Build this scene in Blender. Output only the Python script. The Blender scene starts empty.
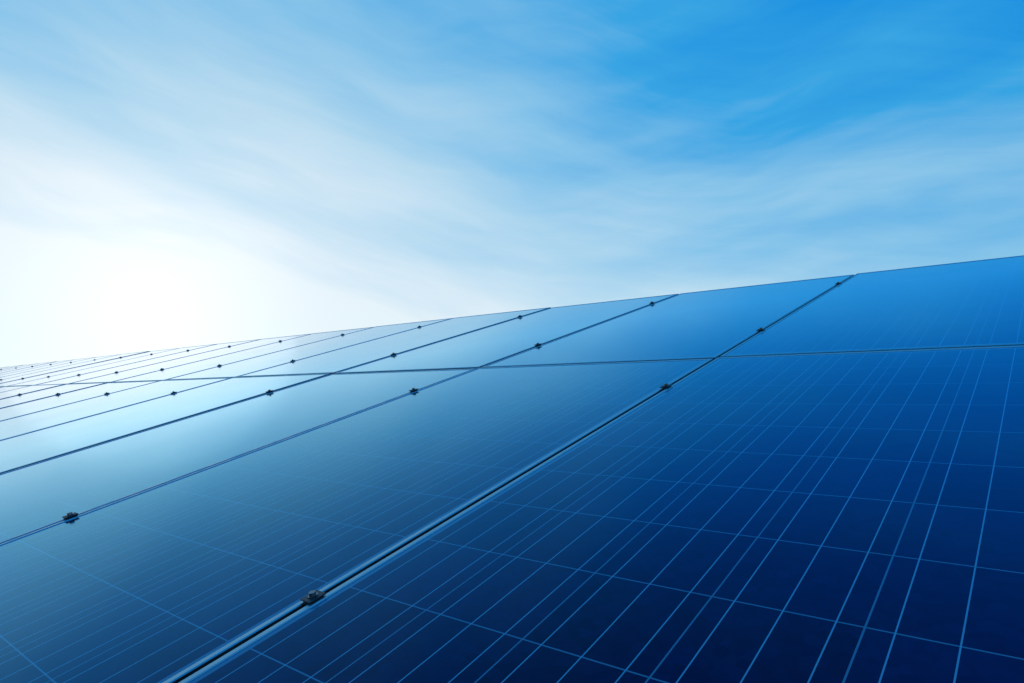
import bpy, bmesh, math, random
from mathutils import Vector, Matrix
random.seed(7)
S = bpy.context.scene
S.view_settings.view_transform='Standard'; S.view_settings.look='None'; S.view_settings.exposure=0

# ---------------- camera -----------------
F=660.0; P=math.radians(4.88)
CAM=Vector((0,0,1.62))
cd=bpy.data.cameras.new("camera"); cam=bpy.data.objects.new("camera",cd); S.collection.objects.link(cam)
cam.location=CAM; cam.rotation_euler=(math.radians(90)+P,0,0)
cd.sensor_width=36; cd.lens=F/1024*36; cd.clip_start=0.02; cd.clip_end=20000
S.camera=cam
def c2w(x,y,z):
    return Vector((x, z*math.cos(P)+y*math.sin(P), z*math.sin(P)-y*math.cos(P)))
# array axes
U=c2w(-790,56.5,660); U.z=0; U.normalize()
V=c2w(538,-184.5,660); V-=U*V.dot(U); V.normalize()
X=-U; N=X.cross(V).normalized()
H=0.425
O=CAM-N*H
M=Matrix(((X.x,V.x,N.x,O.x),(X.y,V.y,N.y,O.y),(X.z,V.z,N.z,O.z),(0,0,0,1)))

# ---------------- node helper -----------------
class NT:
    def __init__(s,t): s.t=t; s.n=t.nodes; s.l=t.links
    def add(s,ty,**k):
        n=s.n.new(ty)
        for a,b in k.items(): setattr(n,a,b)
        return n
    def put(s,sock,v):
        if isinstance(v,bpy.types.NodeSocket): s.l.new(v,sock)
        else: sock.default_value=v
    def m(s,op,a,b=None,c=None,clamp=False):
        n=s.add('ShaderNodeMath',operation=op); n.use_clamp=clamp
        s.put(n.inputs[0],a)
        if b is not None: s.put(n.inputs[1],b)
        if c is not None: s.put(n.inputs[2],c)
        return n.outputs[0]
    def mix(s,f,a,b):
        n=s.add('ShaderNodeMix',data_type='RGBA')
        s.put(n.inputs[0],f); s.put(n.inputs[6],a); s.put(n.inputs[7],b)
        return n.outputs[2]
    def comb(s,x,y,z):
        n=s.add('ShaderNodeCombineXYZ'); s.put(n.inputs[0],x); s.put(n.inputs[1],y); s.put(n.inputs[2],z); return n.outputs[0]
    def sep(s,v):
        n=s.add('ShaderNodeSeparateXYZ'); s.l.new(v,n.inputs[0]); return n.outputs
    def noise(s,v,scale,detail=4,rough=.5,dist=0):
        n=s.add('ShaderNodeTexNoise'); s.l.new(v,n.inputs['Vector']); n.inputs['Scale'].default_value=scale
        n.inputs['Detail'].default_value=detail; n.inputs['Roughness'].default_value=rough; n.inputs['Distortion'].default_value=dist
        return n.outputs['Fac']
    def mr(s,v,a,b,c=0,d=1,smooth=True):
        n=s.add('ShaderNodeMapRange'); n.interpolation_type='SMOOTHSTEP' if smooth else 'LINEAR'
        s.put(n.inputs[0],v)
        for i,q in enumerate((a,b,c,d)): s.put(n.inputs[i+1],q)
        return n.outputs[0]
def mat(name):
    m=bpy.data.materials.new(name); m.use_nodes=True
    t=NT(m.node_tree); return m,t,m.node_tree.nodes['Principled BSDF']

# ---------------- sun / sky -----------------
sd=c2w(150-512,302-341.5,660).normalized()
el=math.asin(sd.z); az=math.atan2(sd.x,sd.y)
L=bpy.data.lights.new("sun",'SUN'); L.energy=0.015; L.angle=math.radians(20); L.color=(1,.95,.88)
lo=bpy.data.objects.new("sun",L); S.collection.objects.link(lo)
lo.rotation_euler=sd.to_track_quat('Z','Y').to_euler(); lo.location=(0,0,30)

W=bpy.data.worlds.new("World"); S.world=W; W.use_nodes=True
W.cycles.sampling_method='MANUAL'; W.cycles.sample_map_resolution=512
t=NT(W.node_tree); t.n.clear()
out=t.add('ShaderNodeOutputWorld')
sky=t.add('ShaderNodeTexSky',sky_type='NISHITA'); sky.sun_disc=False; sky.sun_elevation=el; sky.sun_rotation=az
sky.air_density=1.0; sky.dust_density=.2; sky.ozone_density=3
tint=t.mix(1.0,sky.outputs[0],(.08,.20,.32,1)); tint.node.blend_type='MULTIPLY'
bg1=t.add('ShaderNodeBackground'); t.l.new(tint,bg1.inputs[0]); bg1.inputs[1].default_value=0.05
tc=t.add('ShaderNodeTexCoord'); d=tc.outputs['Generated']
nv=t.add('ShaderNodeVectorMath',operation='NORMALIZE'); t.l.new(d,nv.inputs[0]); d=nv.outputs[0]
dx,dy,dz=t.sep(d)
dp=t.add('ShaderNodeVectorMath',operation='DOT_PRODUCT'); t.l.new(d,dp.inputs[0]); dp.inputs[1].default_value=sd
ang=t.m('ARCCOSINE',t.m('MINIMUM',dp.outputs['Value'],.99999))
elv=t.m('ARCSINE',t.m('MAXIMUM',dz,0.0))
azi=t.m('ARCTAN2',dx,dy)
def ex(v,s,a): return t.m('MULTIPLY',t.m('EXPONENT',t.m('MULTIPLY',v,-1.0/s)),a)
def ga(v,s,a):
    q=t.m('MULTIPLY',v,1.0/s); return ex(t.m('MULTIPLY',q,q),1.0,a)
f=t.m('ADD',ga(ang,.62,.58),ex(elv,.20,1.05))
def streak(rot,sx,sy,off,sc,det=4,rough=.5,warp=.18):
    c,s_=math.cos(rot),math.sin(rot)
    wv=t.noise(t.comb(azi,elv,off),2.2,2,.5)
    w=t.m('MULTIPLY',t.m('SUBTRACT',wv,.5),warp)
    a=t.m('ADD',t.m('MULTIPLY',azi,c),t.m('MULTIPLY',elv,s_))
    b=t.m('ADD',t.m('MULTIPLY',azi,-s_),t.m('MULTIPLY',elv,c))
    b=t.m('ADD',b,w)
    return t.noise(t.comb(t.m('MULTIPLY',a,sx),t.m('MULTIPLY',b,sy),off),sc,det,rough,0)
s1=streak(-.30,1.0,4.2,3.1,2.1,4,.45,.14)
s2=streak(.17,1.0,5.0,5.4,1.5,4,.5,.10)
s3=streak(-.16,1.0,8.0,1.7,3.0,7,.6,.25)
rgt=t.mr(azi,-.1,.25)
st=t.m('ADD',t.m('MULTIPLY',t.mr(s1,.32,.70),t.m('SUBTRACT',1.0,rgt)),t.m('MULTIPLY',t.mr(s2,.36,.70),rgt))
cl=t.m('ADD',t.m('MULTIPLY',st,.20),t.m('MULTIPLY',t.mr(s3,.3,.75),.09))
hi=t.mr(elv,.55,.25,.6,1.0)
cl=t.m('MULTIPLY',cl,hi)
f=t.m('SUBTRACT',t.m('ADD',f,cl),.095,clamp=True)
r=t.add('ShaderNodeValToRGB'); t.l.new(f,r.inputs[0]); e=r.color_ramp.elements
e[0].position=0; e[0].color=(.0,.25,.73,1)
e[1].position=1; e[1].color=(.79,.865,.895,1)
for p,c in ((.2,(.04,.37,.75,1)),(.42,(.24,.54,.79,1)),(.65,(.45,.68,.825,1)),(.85,(.63,.78,.865,1))):
    q=e.new(p); q.color=c
glow=ga(ang,.16,.22)
gl=t.mix(1.0,r.outputs[0],t.comb(1,.78,.58)); gn=gl.node; gn.blend_type='ADD'; t.l.new(glow,gn.inputs[0]); gn.clamp_factor=False
bg2=t.add('ShaderNodeBackground'); t.l.new(gl,bg2.inputs[0]); bg2.inputs[1].default_value=.97
ad=t.add('ShaderNodeAddShader'); t.l.new(bg1.outputs[0],ad.inputs[0]); t.l.new(bg2.outputs[0],ad.inputs[1]); t.l.new(ad.outputs[0],out.inputs[0])

# ---------------- materials -----------------
PW,PL,GAP=.993,1.926,.014
LIP=.0105
gw,gl_=PW-2*LIP,PL-2*LIP
cu=(gw-.018)/6; cv=(gl_-.030)/12
mg,t,b=mat("solar_cell_glass")
tc=t.add('ShaderNodeTexCoord'); ob=tc.outputs['Object']; ox,oy,oz=t.sep(ob)
xm=t.m('DIVIDE',t.m('SUBTRACT',ox,LIP+.009),cu); ym=t.m('DIVIDE',t.m('SUBTRACT',oy,LIP+.015),cv)
fx=t.m('FRACT',xm); fy=t.m('FRACT',ym)
inx=t.m('MULTIPLY',t.m('GREATER_THAN',xm,0),t.m('LESS_THAN',xm,6)); iny=t.m('MULTIPLY',t.m('GREATER_THAN',ym,0),t.m('LESS_THAN',ym,12))
ins=t.m('MULTIPLY',inx,iny)
gx=t.m('LESS_THAN',t.m('ABSOLUTE',t.m('SUBTRACT',fx,.5)),.5-.0010/cu)
gy=t.m('LESS_THAN',t.m('ABSOLUTE',t.m('SUBTRACT',fy,.5)),.5-.0010/cv)
cell=t.m('MULTIPLY',t.m('MULTIPLY',gx,gy),ins)
fb=t.m('FRACT',t.m('MULTIPLY',fx,3.0))
bus=t.m('MULTIPLY',t.m('LESS_THAN',t.m('ABSOLUTE',t.m('SUBTRACT',fb,.5)),.0008/(cu/3)),ins)
vo=t.add('ShaderNodeTexVoronoi'); t.l.new(ob,vo.inputs['Vector']); vo.inputs['Scale'].default_value=70
gr=t.sep(vo.outputs['Color'])[0]
cid=t.add('ShaderNodeTexWhiteNoise'); oi=t.add('ShaderNodeObjectInfo')
t.l.new(t.comb(t.m('FLOOR',xm),t.m('FLOOR',ym),oi.outputs['Random']),cid.inputs[0])
tone=t.m('ADD',t.m('MULTIPLY',gr,.40),t.m('MULTIPLY',cid.outputs['Value'],.6))
cc=t.mix(tone,(.0018,.002,.018,1),(.006,.014,.066,1))
back=(.08,.21,.30,1)
c1=t.mix(cell,back,cc)
c2=t.mix(bus,c1,(.14,.36,.48,1))
t.l.new(c2,b.inputs['Base Color'])
b.inputs['Specular IOR Level'].default_value=0; b.inputs['Roughness'].default_value=.8
# AR-coated solar glass: bluish reflection that turns neutral towards grazing incidence
dirt=t.noise(ob,3.0,6,.6)
ro=t.mr(dirt,.3,.7,.085,.135)
bp=t.add('ShaderNodeBump'); bp.inputs['Strength'].default_value=.05; bp.inputs['Distance'].default_value=.002
t.l.new(t.noise(ob,2.2,2,.5),bp.inputs['Height'])
fr=t.add('ShaderNodeFresnel'); fr.inputs['IOR'].default_value=1.5
rt=t.add('ShaderNodeValToRGB'); t.l.new(fr.outputs[0],rt.inputs[0]); e=rt.color_ramp.elements
e[0].position=.04; e[0].color=(.20,.30,.60,1); e[1].position=.72; e[1].color=(.90,.95,1,1)
for p_,c_ in ((.14,(.15,.54,.95,1)),(.30,(.26,.71,1,1)),(.5,(.55,.85,1,1))):
    q=e.new(p_); q.color=c_
gs=t.add('ShaderNodeBsdfGlossy'); t.l.new(rt.outputs[0],gs.inputs['Color']); t.l.new(ro,gs.inputs['Roughness']); t.l.new(bp.outputs[0],gs.inputs['Normal'])
fac=t.m('SUBTRACT',t.m('MULTIPLY',fr.outputs[0],1.95),.08,clamp=True)
fac=t.m('MINIMUM',fac,.9)
ms=t.add('ShaderNodeMixShader'); t.l.new(fac,ms.inputs[0]); t.l.new(b.outputs[0],ms.inputs[1]); t.l.new(gs.outputs[0],ms.inputs[2])
t.l.new(ms.outputs[0],t.n['Material Output'].inputs[0])

def metal(name,c,ro,me=1.0):
    m,t,b=mat(name); tc=t.add('ShaderNodeTexCoord'); n=t.noise(tc.outputs['Object'],14,5,.6)
    t.l.new(t.mix(n,tuple(x*.75 for x in c)+(1,),tuple(min(1,x*1.15) for x in c)+(1,)),b.inputs['Base Color'])
    t.l.new(t.mr(n,.3,.7,ro-.07,ro+.1),b.inputs['Roughness']); b.inputs['Metallic'].default_value=me; return m
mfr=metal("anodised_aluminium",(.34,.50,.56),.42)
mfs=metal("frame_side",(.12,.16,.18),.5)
mcl=metal("clamp_dark",(.03,.04,.05),.5,.6)
mbo=metal("bolt_steel",(.16,.19,.21),.35)
mga=metal("galvanised_steel",(.35,.36,.37),.5)
mbk,t,b=mat("backsheet"); b.inputs['Base Color'].default_value=(.6,.6,.6,1)

# ---------------- panels -----------------
me=bpy.data.meshes.new("solar_panel"); bm=bmesh.new()
def ring(ins,z): return [bm.verts.new(p) for p in ((ins,ins,z),(PW-ins,ins,z),(PW-ins,PL-ins,z),(ins,PL-ins,z))]
prof=[(.030,-.040),(0,-.040),(0,-.0015),(.0015,0),(LIP-.0010,0),(LIP,-.0018)]
R=[ring(*p) for p in prof]
for i in range(len(R)-1):
    for k in range(4):
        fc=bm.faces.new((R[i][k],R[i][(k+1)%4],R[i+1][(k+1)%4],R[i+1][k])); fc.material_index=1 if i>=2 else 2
fc=bm.faces.new(R[-1]); fc.material_index=0
bk=ring(.002,-.0065); fc=bm.faces.new(bk[::-1]); fc.material_index=3
bm.normal_update(); bm.to_mesh(me); bm.free()
for m in (mg,mfr,mfs,mbk): me.materials.append(m)

XA=-1.95*H; PU=PW+GAP; PV=PL+GAP; VM=4.556*H
cols=range(-38,4)
for c in cols:
    for row in (0,1):
        o=bpy.data.objects.new("solar_panel",me); S.collection.objects.link(o)
        x0=XA+GAP/2+c*PU; y0=VM+GAP/2-(PV if row==0 else 0)
        dz=random.uniform(-.001,.001)
        if c==0: dz=.0022
        rx=random.uniform(-.0009,.0009); ry=random.uniform(-.0009,.0009)
        o.matrix_world=M@Matrix.Translation((x0+random.uniform(-.0012,.0012),y0+random.uniform(-.003,.003),dz))@Matrix.Rotation(rx,4,'X')@Matrix.Rotation(ry,4,'Y')

# ---------------- rack -----------------
rack=bpy.data.objects.new("mounting_rack",None); S.collection.objects.link(rack)
def boxes(name,lst,material,mw=M,bev=0):
    me=bpy.data.meshes.new(name); bm=bmesh.new()
    for (x0,x1,y0,y1,z0,z1) in lst:
        r_=bmesh.ops.create_cube(bm,size=1)
        for v in r_['verts']: v.co=Vector(((x0+x1)/2+v.co.x*(x1-x0),(y0+y1)/2+v.co.y*(y1-y0),(z0+z1)/2+v.co.z*(z1-z0)))
    if bev: bmesh.ops.bevel(bm,geom=bm.edges[:],offset=bev,segments=1,affect='EDGES')
    bm.to_mesh(me); bm.free(); me.materials.append(material)
    o=bpy.data.objects.new(name,me); S.collection.objects.link(o); o.parent=rack; o.matrix_world=mw; return o
xl,xr=XA-38*PU-.1,XA+4*PU+.1
vs=[VM-.763*PV,VM-.186*PV,VM+.212*PV,VM+.8*PV]
boxes("rails",[(xl,xr,v-.02,v+.02,-.088,-.0445) for v in vs],mga)
cx=[XA+k*PU for k in range(-38,4)]
pl=[];bo=[];st=[]
for x in cx:
    for v in vs:
        j=random.uniform(-.006,.006)
        pl.append((x-.0125,x+.0125,v-.014+j,v+.014+j,.0036,.0060)); st.append((x-.005,x+.005,v-.0135+j,v+.0135+j,-.044,.0035))
        bo.append((x,v+j))
boxes("clamp_plates",pl,mcl,bev=.0008); boxes("clamp_stems",st,mcl)
me=bpy.data.meshes.new("clamp_bolts"); bm=bmesh.new()
for x,v in bo:
    bmesh.ops.create_cone(bm,cap_ends=True,segments=6,radius1=.0058,radius2=.0054,depth=.0045,matrix=Matrix.Translation((x,v,.0097)))
    bmesh.ops.create_cone(bm,cap_ends=True,segments=20,radius1=.0075,radius2=.0075,depth=.0012,matrix=Matrix.Translation((x,v,.0067)))
bm.to_mesh(me); bm.free(); me.materials.append(mbo)
o=bpy.data.objects.new("clamp_bolts",me); S.collection.objects.link(o); o.parent=rack; o.matrix_world=M
raf=[XA+(k+.5)*PU for k in range(-37,4,3)]
boxes("rafters",[(x-.03,x+.03,VM-PV+.15,VM+PV-.15,-.19,-.089) for x in raf],mga)
posts=[]
for x in raf:
    for v in (VM-.55*PV,VM+.6*PV):
        p=M@Vector((x,v,-.12)); posts.append((p.x-.04,p.x+.04,p.y-.04,p.y+.04,-.2,p.z))
boxes("posts",posts,mga,Matrix.Identity(4))

# ---------------- ground -----------------
mgd,t,b=mat("grass_ground"); tc=t.add('ShaderNodeTexCoord')
n1=t.noise(tc.outputs['Object'],.6,8,.65); n2=t.noise(tc.outputs['Object'],14,6,.7)
c=t.mix(t.mr(n1,.4,.62),(.045,.075,.02,1),(.13,.10,.06,1)); c=t.mix(t.m('MULTIPLY',n2,.5),c,(.03,.05,.015,1)); t.l.new(c,b.inputs['Base Color'])
b.inputs['Roughness'].default_value=.95
bp=t.add('ShaderNodeBump'); bp.inputs['Distance'].default_value=.05; t.l.new(n2,bp.inputs['Height']); t.l.new(bp.outputs[0],b.inputs['Normal'])
me=bpy.data.meshes.new("ground"); s=8000
me.from_pydata([(-s,-s,0),(s,-s,0),(s,s,0),(-s,s,0)],[],[(0,1,2,3)]); me.materials.append(mgd)
o=bpy.data.objects.new("ground",me); S.collection.objects.link(o)
